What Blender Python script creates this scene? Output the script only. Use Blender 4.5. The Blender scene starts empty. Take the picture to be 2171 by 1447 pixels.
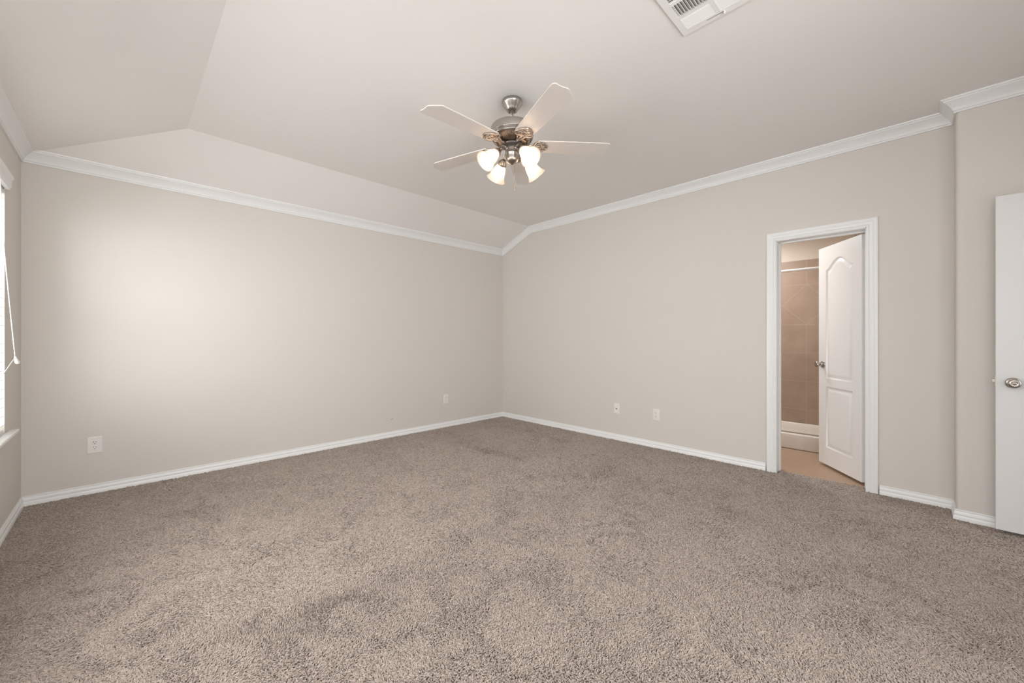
import bpy, bmesh, math, random
import numpy as np
from mathutils import Vector, Matrix

random.seed(7)
C = bpy.context.scene.collection
SC = bpy.context.scene
PI = math.pi

# ------------------------------------------------------------------ camera, world, light, exposure
CAM_H = 1.16
YAW = 0.7973
cam_d = bpy.data.cameras.new('camera')
cam = bpy.data.objects.new('camera', cam_d)
C.objects.link(cam)
cam.location = (0, 0, CAM_H)
cam.rotation_euler = (PI / 2, 0, YAW - PI / 2)
cam_d.sensor_width = 36
cam_d.lens = 36 * 843.578 / 2171
cam_d.shift_y = -7.67 / 2171
cam_d.clip_start = 0.02
SC.camera = cam

SC.view_settings.view_transform = 'Standard'
SC.view_settings.look = 'None'
SC.view_settings.gamma = 1
SC.view_settings.use_curve_mapping = False
SC.view_settings.exposure = 0.15
SC.cycles.adaptive_threshold = 0.015
SC.cycles.max_bounces = 8
SC.cycles.diffuse_bounces = 5
SC.cycles.glossy_bounces = 4
SC.cycles.transmission_bounces = 6
SC.cycles.transparent_max_bounces = 8
SC.cycles.caustics_reflective = False
SC.cycles.caustics_refractive = False
SC.cycles.sample_clamp_indirect = 6

world = bpy.data.worlds.new('sky')
SC.world = world
world.use_nodes = True
bg = world.node_tree.nodes['Background']
bg.inputs['Color'].default_value = (0.86, 0.93, 1.0, 1)
bg.inputs['Strength'].default_value = 1.0


def area(name, loc, rot, sx, sy, power, col):
    d = bpy.data.lights.new(name, 'AREA')
    d.shape = 'RECTANGLE'
    d.size, d.size_y = sx, sy
    d.energy = power
    d.color = col
    o = bpy.data.objects.new(name, d)
    o.location = loc
    o.rotation_euler = rot
    C.objects.link(o)
    return o


DAY = (0.985, 0.99, 1.0)
# daylight at the blind window first; the others are added fill, out of view
area('daylight', (-0.86, 3.30, 1.40), (0, -PI / 2, 0), 1.7, 1.3, 58, DAY)
area('daylight', (-1.05, 2.02, 1.95), (0, -PI / 2 + 0.40, 0), 1.5, 1.15, 88, DAY)  # fill behind the added second window
area('daylight', (-1.05, 0.72, 1.95), (0, -PI / 2 + 0.45, 0), 1.5, 1.16, 36, DAY)  # fill behind the added window beside the camera
area('daylight', (-1.05, -0.58, 1.95), (0, -PI / 2 + 0.45, 0), 1.5, 1.17, 40, DAY)  # fill behind the added window past the camera
area('daylight', (0.62, -1.50, 1.45), (PI / 2, 0, 0), 1.4, 1.9, 120, DAY)  # frontal fill behind the added window in the front wall
area('daylight', (3.33, -2.3, 1.6), (PI / 2, 0, 0), 1.0, 2.0, 11, DAY)  # added fill from the hall doorway
# added overhead fill for the bathroom, no fixture known there
area('bathroom_fill', (5.00, 1.60, 2.40), (0, 0, 0), 0.5, 0.5, 28, (1.0, 0.98, 0.96))

# ------------------------------------------------------------------ materials


def principled(name, col, rough=0.5, metal=0.0, **kw):
    m = bpy.data.materials.new(name)
    m.use_nodes = True
    b = m.node_tree.nodes['Principled BSDF']
    b.inputs['Base Color'].default_value = (*col, 1)
    b.inputs['Roughness'].default_value = rough
    b.inputs['Metallic'].default_value = metal
    for k, v in kw.items():
        b.inputs[k.replace('_', ' ')].default_value = v
    return m


def add_bump(m, scale, strength, dist=0.001, detail=2.0):
    nt = m.node_tree
    b = nt.nodes['Principled BSDF']
    tc = nt.nodes.new('ShaderNodeTexCoord')
    n = nt.nodes.new('ShaderNodeTexNoise')
    n.inputs['Scale'].default_value = scale
    n.inputs['Detail'].default_value = detail
    bp = nt.nodes.new('ShaderNodeBump')
    bp.inputs['Strength'].default_value = strength
    bp.inputs['Distance'].default_value = dist
    nt.links.new(tc.outputs['Object'], n.inputs['Vector'])
    nt.links.new(n.outputs['Fac'], bp.inputs['Height'])
    nt.links.new(bp.outputs['Normal'], b.inputs['Normal'])
    return m


M = {}
M['wall'] = add_bump(principled('greige_wall_paint', (0.670, 0.632, 0.588), 0.62), 130, 0.10)
M['ceil'] = add_bump(principled('greige_ceiling_paint', (0.845, 0.818, 0.788), 0.75), 110, 0.12)
M['trim'] = principled('white_trim_paint', (0.83, 0.83, 0.82), 0.35)
M['door'] = principled('white_door_paint', (0.84, 0.835, 0.835), 0.22)
M['dimmed_door'] = principled('dimmed_door_paint', (0.735, 0.725, 0.71), 0.4)  # white door darkened in colour for the weak light at the entry
M['plastic'] = principled('white_plastic', (0.80, 0.77, 0.74), 0.35)
M['slot'] = principled('dark_socket_slot', (0.06, 0.05, 0.045), 0.6)
M['nickel'] = principled('brushed_nickel', (0.46, 0.425, 0.39), 0.25, 1.0)
M['bronze'] = principled('antique_nickel', (0.50, 0.42, 0.35), 0.33, 1.0)
M['bowl'] = principled('dark_bronze_metal', (0.30, 0.235, 0.185), 0.36, 1.0)
M['darkmetal'] = principled('dark_motor_metal', (0.13, 0.11, 0.10), 0.45, 0.6)
M['blade'] = principled('cream_fan_blade', (0.72, 0.66, 0.61), 0.22)
M['bladeedge'] = principled('worn_blade_edge', (0.52, 0.47, 0.43), 0.5)
M['white'] = principled('white_enamel', (0.84, 0.83, 0.80), 0.4)
M['slat'] = principled('white_blind_slat', (0.86, 0.86, 0.84), 0.4)
M['cord'] = principled('white_cord', (0.85, 0.84, 0.82), 0.6)
M['pan'] = principled('white_acrylic', (0.82, 0.78, 0.73), 0.25)
M['scuff'] = principled('grey_scuff', (0.36, 0.33, 0.30), 0.8)
M['duct'] = principled('dark_duct', (0.22, 0.20, 0.19), 0.8)
M['bathwall'] = add_bump(principled('beige_bathroom_paint', (0.66, 0.585, 0.505), 0.6), 130, 0.1)


def glass_pane():
    m = bpy.data.materials.new('window_glass')
    m.use_nodes = True
    nt = m.node_tree
    nt.nodes.clear()
    out = nt.nodes.new('ShaderNodeOutputMaterial')
    mix = nt.nodes.new('ShaderNodeMixShader')
    t = nt.nodes.new('ShaderNodeBsdfTransparent')
    g = nt.nodes.new('ShaderNodeBsdfGlossy')
    g.inputs['Roughness'].default_value = 0.02
    mix.inputs['Fac'].default_value = 0.06
    nt.links.new(t.outputs[0], mix.inputs[1])
    nt.links.new(g.outputs[0], mix.inputs[2])
    nt.links.new(mix.outputs[0], out.inputs[0])
    return m


M['glass'] = glass_pane()


def shade_glass():
    m = bpy.data.materials.new('frosted_shade_glass')
    m.use_nodes = True
    nt = m.node_tree
    nt.nodes.clear()
    out = nt.nodes.new('ShaderNodeOutputMaterial')
    d = nt.nodes.new('ShaderNodeBsdfDiffuse')
    t = nt.nodes.new('ShaderNodeBsdfTranslucent')
    g = nt.nodes.new('ShaderNodeBsdfGlossy')
    d.inputs['Color'].default_value = (0.90, 0.85, 0.79, 1)
    t.inputs['Color'].default_value = (0.97, 0.86, 0.74, 1)
    g.inputs['Roughness'].default_value = 0.15
    p = nt.nodes.new('ShaderNodeBsdfTransparent')
    p.inputs['Color'].default_value = (1.0, 0.94, 0.87, 1)
    m1 = nt.nodes.new('ShaderNodeMixShader')
    m1.inputs['Fac'].default_value = 0.4
    m3 = nt.nodes.new('ShaderNodeMixShader')
    m3.inputs['Fac'].default_value = 0.22
    m2 = nt.nodes.new('ShaderNodeMixShader')
    m2.inputs['Fac'].default_value = 0.06
    nt.links.new(d.outputs[0], m1.inputs[1])
    nt.links.new(t.outputs[0], m1.inputs[2])
    nt.links.new(m1.outputs[0], m3.inputs[1])
    nt.links.new(p.outputs[0], m3.inputs[2])
    nt.links.new(m3.outputs[0], m2.inputs[1])
    nt.links.new(g.outputs[0], m2.inputs[2])
    nt.links.new(m2.outputs[0], out.inputs[0])
    return m


M['shade'] = shade_glass()
M['bulb'] = principled('lit_bulb', (1, 0.9, 0.8), 0.5)
_b = M['bulb'].node_tree.nodes['Principled BSDF']
_b.inputs['Emission Color'].default_value = (1.0, 0.91, 0.80, 1)
_b.inputs['Emission Strength'].default_value = 20.0


def yarn():
    m = bpy.data.materials.new('taupe_carpet_yarn')
    m.use_nodes = True
    nt = m.node_tree
    b = nt.nodes['Principled BSDF']
    b.inputs['Roughness'].default_value = 0.9
    b.inputs['Specular IOR Level'].default_value = 0.15
    b.inputs['Sheen Weight'].default_value = 0.30
    b.inputs['Sheen Roughness'].default_value = 0.5
    b.inputs['Sheen Tint'].default_value = (0.9, 0.8, 0.72, 1)
    hi = nt.nodes.new('ShaderNodeHairInfo')
    r = nt.nodes.new('ShaderNodeValToRGB')
    r.color_ramp.elements[0].color = (0.272, 0.222, 0.188, 1)
    r.color_ramp.elements[1].color = (0.455, 0.386, 0.336, 1)
    nt.links.new(hi.outputs['Random'], r.inputs['Fac'])
    nt.links.new(r.outputs['Color'], b.inputs['Base Color'])
    return m


M['yarn'] = yarn()
M['backing'] = add_bump(principled('taupe_carpet_backing', (0.20, 0.155, 0.125), 0.95), 300, 0.6, 0.004)


def shower_tile():
    """Square tiles in straight rows with one row laid on the diagonal; object space: y along the wall, z up."""
    m = bpy.data.materials.new('tan_shower_tile')
    m.use_nodes = True
    nt = m.node_tree
    b = nt.nodes['Principled BSDF']
    N = nt.nodes.new
    L = nt.links.new

    def math_(op, a, c=None, d=None):
        n = N('ShaderNodeMath')
        n.operation = op
        for i, v in enumerate((a, c, d)):
            if v is None:
                continue
            if isinstance(v, (int, float)):
                n.inputs[i].default_value = v
            else:
                L(v, n.inputs[i])
        return n.outputs[0]

    geo = N('ShaderNodeNewGeometry')
    sep = N('ShaderNodeSeparateXYZ')
    L(geo.outputs['Position'], sep.inputs[0])
    along = math_('ADD', sep.outputs['X'], sep.outputs['Y'])
    along = math_('SUBTRACT', along, 5.85 + 0.944)
    z = sep.outputs['Z']

    def line(v, period, w):
        p = math_('PINGPONG', v, period / 2)
        return math_('LESS_THAN', p, w)
    straight = math_('MAXIMUM', line(along, 0.34, 0.002), line(math_('SUBTRACT', z, 0.30), 0.34, 0.002))
    zz = math_('SUBTRACT', z, 1.32)
    u = math_('ADD', along, zz)
    v = math_('SUBTRACT', along, zz)
    diag = math_('MAXIMUM', line(u, 0.48, 0.0028), line(v, 0.48, 0.0028))
    rim = math_('LESS_THAN', math_('ABSOLUTE', math_('SUBTRACT', z, 1.80)), 0.002)
    rim2 = math_('LESS_THAN', math_('ABSOLUTE', math_('SUBTRACT', z, 1.32)), 0.002)
    inband = math_('MULTIPLY', math_('GREATER_THAN', z, 1.32), math_('LESS_THAN', z, 1.80))
    mx = N('ShaderNodeMix')
    mx.data_type = 'FLOAT'
    L(inband, mx.inputs[0])
    L(straight, mx.inputs[2])
    L(diag, mx.inputs[3])
    up = math_('GREATER_THAN', z, 1.80)
    top = math_('MULTIPLY', up, line(along, 0.34, 0.002))
    mx2 = N('ShaderNodeMix')
    mx2.data_type = 'FLOAT'
    L(up, mx2.inputs[0])
    L(mx.outputs[0], mx2.inputs[2])
    L(top, mx2.inputs[3])
    gr = math_('MAXIMUM', math_('MAXIMUM', mx2.outputs[0], rim), rim2)
    ns = N('ShaderNodeTexNoise')
    ns.inputs['Scale'].default_value = 5
    ns.inputs['Detail'].default_value = 6
    L(geo.outputs['Position'], ns.inputs['Vector'])
    ramp = N('ShaderNodeValToRGB')
    ramp.color_ramp.elements[0].position = 0.3
    ramp.color_ramp.elements[0].color = (0.325, 0.236, 0.176, 1)
    ramp.color_ramp.elements[1].position = 0.7
    ramp.color_ramp.elements[1].color = (0.400, 0.300, 0.230, 1)
    L(ns.outputs['Fac'], ramp.inputs['Fac'])
    mc = N('ShaderNodeMix')
    mc.data_type = 'RGBA'
    L(gr, mc.inputs[0])
    L(ramp.outputs['Color'], mc.inputs[6])
    mc.inputs[7].default_value = (0.44, 0.35, 0.285, 1)
    L(mc.outputs[2], b.inputs['Base Color'])
    b.inputs['Roughness'].default_value = 0.38
    return m


M['tile'] = shower_tile()


def floor_tile():
    m = bpy.data.materials.new('tan_floor_tile')
    m.use_nodes = True
    nt = m.node_tree
    b = nt.nodes['Principled BSDF']
    tc = nt.nodes.new('ShaderNodeTexCoord')
    br = nt.nodes.new('ShaderNodeTexBrick')
    br.offset = 0
    br.inputs['Scale'].default_value = 1.0
    br.inputs['Brick Width'].default_value = 0.33
    br.inputs['Row Height'].default_value = 0.33
    br.inputs['Mortar Size'].default_value = 0.004
    br.inputs['Color1'].default_value = (0.43, 0.295, 0.20, 1)
    br.inputs['Color2'].default_value = (0.39, 0.265, 0.18, 1)
    br.inputs['Mortar'].default_value = (0.42, 0.31, 0.23, 1)
    nt.links.new(tc.outputs['Object'], br.inputs['Vector'])
    nt.links.new(br.outputs['Color'], b.inputs['Base Color'])
    b.inputs['Roughness'].default_value = 0.35
    return m


M['floortile'] = floor_tile()

# ------------------------------------------------------------------ helpers


def tag(o, label=None, cat=None, group=None, kind=None):
    if label:
        o['label'] = label
    if cat:
        o['category'] = cat
    if group:
        o['group'] = group
    if kind:
        o['kind'] = kind
    return o


def empty(name, loc=(0, 0, 0), rot=(0, 0, 0)):
    o = bpy.data.objects.new(name, None)
    o.location = loc
    o.rotation_euler = rot
    o.empty_display_size = 0.05
    C.objects.link(o)
    return o


class MB:
    """Collects geometry for ONE mesh object."""

    def __init__(self):
        self.bm = bmesh.new()

    def verts(self, pts):
        return [self.bm.verts.new(p) for p in pts]

    def face(self, vs, smooth=False):
        try:
            f = self.bm.faces.new(vs)
            f.smooth = smooth
            return f
        except ValueError:
            return None

    def poly(self, pts, smooth=False):
        return self.face(self.verts(pts), smooth)

    def box(self, lo, hi, bev=0.0, seg=2, mat=None):
        x0, y0, z0 = lo
        x1, y1, z1 = hi
        pts = [Vector(p) for p in ((x0, y0, z0), (x1, y0, z0), (x1, y1, z0), (x0, y1, z0),
                                   (x0, y0, z1), (x1, y0, z1), (x1, y1, z1), (x0, y1, z1))]
        if mat is not None:
            pts = [mat @ p for p in pts]
        v = self.verts(pts)
        fs = [self.face([v[i] for i in q]) for q in
              ((0, 3, 2, 1), (4, 5, 6, 7), (0, 1, 5, 4), (1, 2, 6, 5), (2, 3, 7, 6), (3, 0, 4, 7))]
        if bev > 0:
            es = list({e for f in fs for e in f.edges})
            bmesh.ops.bevel(self.bm, geom=es, offset=bev, segments=seg, profile=0.5, affect='EDGES')
        return self

    def lathe(self, prof, seg=32, mat=None, cap0=False, cap1=False, smooth=True):
        """prof: (radius, z) pairs about the z axis."""
        rings = []
        for r, z in prof:
            ring = []
            for k in range(seg):
                a = 2 * PI * k / seg
                p = Vector((r * math.cos(a), r * math.sin(a), z))
                ring.append(self.bm.verts.new(mat @ p if mat is not None else p))
            rings.append(ring)
        for a, b in zip(rings, rings[1:]):
            for k in range(seg):
                self.face([a[k], a[(k + 1) % seg], b[(k + 1) % seg], b[k]], smooth)
        if cap0:
            self.face(list(reversed(rings[0])))
        if cap1:
            self.face(rings[-1])
        return self

    def tube(self, pts, r, seg=10, closed=False, cap=True, flat=None):
        pts = [Vector(p) for p in pts]
        n = len(pts)
        rs = r if isinstance(r, (list, tuple)) else [r] * n
        rings = []
        prev = None
        for i, p in enumerate(pts):
            if closed:
                t = (pts[(i + 1) % n] - pts[i - 1]).normalized()
            else:
                t = (pts[min(i + 1, n - 1)] - pts[max(i - 1, 0)]).normalized()
            if prev is None:
                up = Vector((0, 0, 1)) if abs(t.z) < 0.9 else Vector((1, 0, 0))
            else:
                up = prev
            s = t.cross(up).normalized()
            u = s.cross(t).normalized()
            prev = u
            fr = 1.0 if flat is None else flat
            rings.append([self.bm.verts.new(p + (s * math.cos(a) + u * math.sin(a) * fr) * rs[i])
                          for a in [2 * PI * k / seg for k in range(seg)]])
        m = n if closed else n - 1
        for i in range(m):
            a, b = rings[i], rings[(i + 1) % n]
            for k in range(seg):
                self.face([a[k], a[(k + 1) % seg], b[(k + 1) % seg], b[k]], True)
        if cap and not closed:
            self.face(list(reversed(rings[0])))
            self.face(rings[-1])
        return self

    def strip(self, stations, close_prof=False, smooth=False, caps=False):
        """stations: list of equal-length point lists; skins neighbouring stations."""
        rows = [self.verts(s) for s in stations]
        n = len(rows[0])
        for a, b in zip(rows, rows[1:]):
            for k in range(n if close_prof else n - 1):
                self.face([a[k], a[(k + 1) % n], b[(k + 1) % n], b[k]], smooth)
        if caps:
            self.face(list(reversed(rows[0])))
            self.face(rows[-1])
        return self

    def build(self, name, mat, parent=None, smooth_angle=None, loc=None):
        bmesh.ops.recalc_face_normals(self.bm, faces=self.bm.faces[:])
        me = bpy.data.meshes.new(name)
        self.bm.to_mesh(me)
        self.bm.free()
        if smooth_angle is not None:
            for p in me.polygons:
                p.use_smooth = True
            me.set_sharp_from_angle(angle=math.radians(smooth_angle))
        me.materials.append(mat)
        o = bpy.data.objects.new(name, me)
        C.objects.link(o)
        if parent is not None:
            o.parent = parent
        if loc is not None:
            o.location = loc
        return o


def frame_to(loc, zdir, xhint=(0, 0, 1)):
    z = Vector(zdir).normalized()
    x = Vector(xhint)
    x = x - z * x.dot(z)
    if x.length < 1e-5:
        x = Vector((1, 0, 0)) - z * z.x
    x.normalize()
    y = z.cross(x)
    m = Matrix((x, y, z)).transposed().to_4x4()
    m.translation = Vector(loc)
    return m


# ------------------------------------------------------------------ the room
XL, XR, XJ = -0.506, 4.035, 3.83         # left wall, right wall, right wall past the jog
YB, YJ, YF = 4.331, -0.165, -1.13        # back wall, jog, front wall
ZT, ZL = 2.69, 2.43                      # flat ceiling, ceiling at left and back wall
XC, YC = 0.335, 3.74                     # where the ceiling slopes meet the flat
ZB = -0.012                              # carpet backing
WT = 0.165                               # thickness of the right wall
D0, D1, DH = 0.275, 0.875, 2.005         # bathroom door opening


def zc(y):
    """Ceiling height along the back slope."""
    return ZT if y <= YC else ZT - (ZT - ZL) * (y - YC) / (YB - YC)


def slab(mb, pts, n, t):
    """Prism: outline pts pushed by t along n."""
    n = Vector(n) * t
    a = [Vector(p) for p in pts]
    b = [p + n for p in a]
    va, vb = mb.verts(a), mb.verts(b)
    mb.face(va)
    mb.face(list(reversed(vb)))
    k = len(a)
    for i in range(k):
        mb.face([va[i], vb[i], vb[(i + 1) % k], va[(i + 1) % k]])


# floor
mb = MB()
slab(mb, [(XL, YF - 1.6, ZB), (XJ, YF - 1.6, ZB), (XJ, YJ, ZB), (4.125, YJ, ZB), (4.125, YB, ZB), (XL, YB, ZB)], (0, 0, -1), 0.08)
floor = mb.build('floor', M['backing'])
tag(floor, 'taupe twisted shag carpet covering the whole bedroom floor', 'floor', kind='structure')

# ceiling
mb = MB()
v = mb.verts([(XC, YF, ZT), (4.4, YF, ZT), (4.4, YC, ZT), (XC, YC, ZT), (XL - 0.2, YF, ZT - (ZT - ZL) * (XC - XL + 0.2) / (XC - XL)),
              (XL, YB, ZL), (4.4, YB, ZL), (XL - 0.2, YB + 0.14, ZT - (ZT - ZL) * (XC - XL + 0.2) / (XC - XL)),
              (4.4, YB + 0.14, ZT - (ZT - ZL) * (YB + 0.14 - YC) / (YB - YC))])
mb.face([v[0], v[1], v[2], v[3]])
mb.face([v[0], v[3], v[5], v[7], v[4]])
mb.face([v[3], v[2], v[6], v[8], v[7], v[5]])
ceiling = mb.build('ceiling', M['ceil'])
md = ceiling.modifiers.new('solid', 'SOLIDIFY')
md.thickness = 0.1
md.offset = 1.0
tag(ceiling, 'greige ceiling, flat above with slopes down to the left and back walls', 'ceiling', kind='structure')

# back wall
mb = MB()
slab(mb, [(XL - 0.15, YB, -0.1), (4.5, YB, -0.1), (4.5, YB, ZL + 0.02), (XL - 0.15, YB, ZL + 0.02)], (0, 1, 0), 0.14)
wall_back = mb.build('wall_back', M['wall'])
tag(wall_back, 'greige wall on the left of the photo with a soft daylight glow', 'wall', kind='structure')
mb = MB()
sc = [(-0.020, -0.004), (-0.012, -0.006), (0.004, -0.004), (0.014, 0.001), (0.022, 0.006), (0.012, 0.006), (0, 0.002), (-0.012, -0.001)]
slab(mb, [(2.252 + x, YB - 0.0006, 0.207 + z) for x, z in sc], (0, 1, 0), 0.002)
mb.build('scuff_mark', M['scuff'], wall_back)

# left wall with the blind window's opening and three added to light the room
W1, W2, W3, W4 = (2.85, 3.80), (1.55, 2.50), (0.25, 1.20), (-1.05, -0.10)
WZ0, WZ1 = 0.575, 2.07
LT = 0.15


def wall_with_holes(axis, at, thick, u0, u1, z0, topf, holes):
    """Wall in a plane axis=at, between u0..u1, with rectangular holes (u0, u1, z0, z1); made of prisms."""
    mb = MB()
    P = (lambda u, z: (at, u, z)) if axis == 'x' else (lambda u, z: (u, at, z))
    n = (1, 0, 0) if axis == 'x' else (0, 1, 0)
    cuts = sorted({u0, u1, *[h[0] for h in holes], *[h[1] for h in holes]})
    for a, b in zip(cuts, cuts[1:]):
        h = next((h for h in holes if h[0] <= a + 1e-6 and h[1] >= b - 1e-6), None)
        if h is None:
            slab(mb, [P(a, z0), P(b, z0), P(b, topf(b)), P(a, topf(a))], n, thick)
        else:
            if h[2] > z0 + 1e-6:
                slab(mb, [P(a, z0), P(b, z0), P(b, h[2]), P(a, h[2])], n, thick)
            slab(mb, [P(a, h[3]), P(b, h[3]), P(b, topf(b)), P(a, topf(a))], n, thick)
    return mb


mb = wall_with_holes('x', XL, -LT, YF - 0.15, YB + 0.14, -0.1, lambda u: ZL + 0.02,
                     [(W1[0], W1[1], WZ0, WZ1), (W2[0], W2[1], WZ0, WZ1), (W3[0], W3[1], WZ0, WZ1), (W4[0], W4[1], WZ0, WZ1)])
wall_left = mb.build('wall_left', M['wall'])
tag(wall_left, 'greige window wall at the left edge of the photo', 'wall', kind='structure')

# right wall: main stretch with the bathroom door opening, the bullnosed jog, the nearer stretch
mb = MB()
for a, b, z0, z1 in ((YJ, D0, -0.1, None), (D0, D1, DH, None), (D1, YC, -0.1, None), (YC, YB + 0.1, -0.1, None)):
    slab(mb, [(XR, a, z0), (XR, b, z0), (XR, b, zc(b) + 0.02), (XR, a, zc(a) + 0.02)], (1, 0, 0), WT)
R = 0.02
arc = [(XJ + R - R * math.cos(t), YJ - R + R * math.sin(t)) for t in [i * PI / 2 / 6 for i in range(7)]]
outline = [(XJ, YF - 0.15)] + arc + [(XR + WT, YJ), (XR + WT, YF - 0.15)]
slab(mb, [(x, y, -0.1) for x, y in outline], (0, 0, 1), ZT + 0.1)
wall_right = mb.build('wall_right', M['wall'], smooth_angle=25)
tag(wall_right, 'greige wall on the right of the photo with the bathroom doorway', 'wall', kind='structure')

# front wall behind the camera: an added window for frontal light, the open entry door's doorway
FW = (0.0, 1.25, 0.6, 2.2)
FD = (2.93, 3.73, -0.1, 2.02)
mb = wall_with_holes('y', YF, -0.15, XL - 0.15, XJ, -0.1, lambda u: ZT, [FW, FD])
wall_front = mb.build('wall_front', M['wall'])
tag(wall_front, 'greige wall behind the camera', 'wall', kind='structure')

# ---- crown mouldings
CP = [(0.0, 0.0), (0.010, 0.0), (0.012, 0.07), (0.009, 0.12), (0.015, 0.17), (0.017, 0.24), (0.022, 0.36),
      (0.032, 0.52), (0.045, 0.67), (0.055, 0.76), (0.059, 0.80), (0.060, 0.86), (0.068, 0.88), (0.070, 0.93), (0.070, 1.0), (0.0, 1.02)]
LB = 2.374                               # bottom of the crown along the low walls


def low_z(out, vv):
    top = ZL + (ZT - ZL) * 0.07 / (YB - YC)
    return LB + (top - LB) * vv


mb = MB()
mb.strip([[(XL + o, YB - o, low_z(o, t)) for o, t in CP], [(XR - o, YB - o, low_z(o, t)) for o, t in CP]])
o = mb.build('trim_1', M['trim'], smooth_angle=28)
tag(o, 'white crown moulding along the top of the left-hand back wall', 'crown moulding', kind='structure')
mb = MB()
mb.strip([[(XL + o, YF, low_z(o, t)) for o, t in CP], [(XL + o, YB - o, low_z(o, t)) for o, t in CP]])
o = mb.build('trim_2', M['trim'], smooth_angle=28)
tag(o, 'white crown moulding above the window at the left edge', 'crown moulding', kind='structure')
mb = MB()
HB = 2.605
yb_bend = YC + 0.012


def rk(o, t, y_top, z_top, y_bot, z_bot):
    return (XR - o, y_bot + (y_top - y_bot) * t, z_bot + (z_top - z_bot) * t)


st = [[(XR - o, YB - o, low_z(o, t)) for o, t in CP],
      [rk(o, t, YC + 0.05, ZT - 0.006, YC + 0.015, HB - 0.004) for o, t in CP],
      [rk(o, t, YC + 0.02, ZT, YC - 0.015, HB) for o, t in CP],
      [(XR - o, YJ + o, HB + (ZT - HB) * t) for o, t in CP],
      [(XJ + R * 0.3 - o, YJ + o, HB + (ZT - HB) * t) for o, t in CP],
      [(XJ - o, YJ - R * 0.3 + o * 0.35, HB + (ZT - HB) * t) for o, t in CP],
      [(XJ - o, YF, HB + (ZT - HB) * t) for o, t in CP]]
mb.strip(st)
o = mb.build('trim_3', M['trim'], smooth_angle=28)
tag(o, 'white crown moulding climbing the corner and running above the bathroom door', 'crown moulding', kind='structure')

# ---- baseboards
BP = [(0.0, 0.063), (0.005, 0.0625), (0.0065, 0.060), (0.0065, 0.056), (0.0045, 0.0535), (0.008, 0.047), (0.0105, 0.040),
      (0.0110, 0.031), (0.0095, 0.026), (0.0125, 0.021), (0.0145, 0.014), (0.0150, ZB)]
mb = MB()
mb.strip([[(XL + o, YB - o, z) for o, z in BP], [(XR - o, YB - o, z) for o, z in BP]])
o = mb.build('baseboard_back', M['trim'], smooth_angle=28)
tag(o, 'white baseboard along the left-hand back wall', 'baseboard', kind='structure')
mb = MB()
mb.strip([[(XL + o, YF, z) for o, z in BP], [(XL + o, YB - o, z) for o, z in BP]])
o = mb.build('baseboard_left', M['trim'], smooth_angle=28)
tag(o, 'white baseboard under the window at the left edge', 'baseboard', kind='structure')
mb = MB()
CW = 0.068                               # width of the door casing
mb.strip([[(XR - o, YB - o, z) for o, z in BP], [(XR - o, D1 + CW - 0.001, z) for o, z in BP]])
mb.strip([[(XR - o, D0 - CW + 0.001, z) for o, z in BP], [(XR - o, YJ + o, z) for o, z in BP],
          [(XJ + R * 0.3 - o, YJ + o, z) for o, z in BP], [(XJ - o, YJ - R * 0.3 + o * 0.4, z) for o, z in BP],
          [(XJ - o, YF, z) for o, z in BP]])
o = mb.build('baseboard_right', M['trim'], smooth_angle=28)
tag(o, 'white baseboard along the right wall, broken by the bathroom door', 'baseboard', kind='structure')

# ------------------------------------------------------------------ bathroom door (door_1)
d1 = empty('door_1', (XR + WT / 2, (D0 + D1) / 2, 0))
tag(d1, 'white two-panel arched door standing half open into the tan bathroom', 'door', kind='structure')


def child(o, root):
    """Parent a mesh built in world coordinates to a thing without moving it."""
    o.parent = root
    o.matrix_parent_inverse = root.matrix_basis.inverted()
    return o


# casing: profile (distance from opening edge, height off wall), mitred round the opening
KP = [(0.0, 0.0), (0.0, 0.007), (0.004, 0.009), (0.010, 0.009), (0.014, 0.006), (0.019, 0.011), (0.034, 0.014), (0.040, 0.012),
      (0.046, 0.016), (0.058, 0.018), (0.064, 0.016), (0.067, 0.010), (0.068, 0.0)]
rev = 0.006


def casing(wx, sgn):
    mb = MB()
    mb.strip([[(wx + sgn * h, D1 - rev + w, ZB) for w, h in KP], [(wx + sgn * h, D1 - rev + w, DH - rev + w) for w, h in KP],
              [(wx + sgn * h, D0 + rev - w, DH - rev + w) for w, h in KP], [(wx + sgn * h, D0 + rev - w, ZB) for w, h in KP]])
    return mb


child(casing(XR, -1).build('casing', M['trim'], smooth_angle=28), d1)
JT = 0.012
mb = MB()
mb.box((XR - 0.001, D1 - JT, ZB), (XR + WT + 0.001, D1, DH), 0.001)
mb.box((XR - 0.001, D0, ZB), (XR + WT + 0.001, D0 + JT, DH), 0.001)
mb.box((XR - 0.001, D0, DH - JT), (XR + WT + 0.001, D1, DH), 0.001)
child(mb.build('jamb', M['trim']), d1)
mb = MB()
sx0, sx1 = XR + WT - 0.075, XR + WT - 0.040
mb.box((sx0, D1 - JT - 0.010, ZB), (sx1, D1 - JT, DH - JT), 0.002)
mb.box((sx0, D0 + JT, ZB), (sx1, D0 + JT + 0.010, DH - JT), 0.002)
mb.box((sx0, D0 + JT, DH - JT - 0.010), (sx1, D1 - JT, DH - JT), 0.002)
child(mb.build('door_stop', M['trim']), d1)


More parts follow.
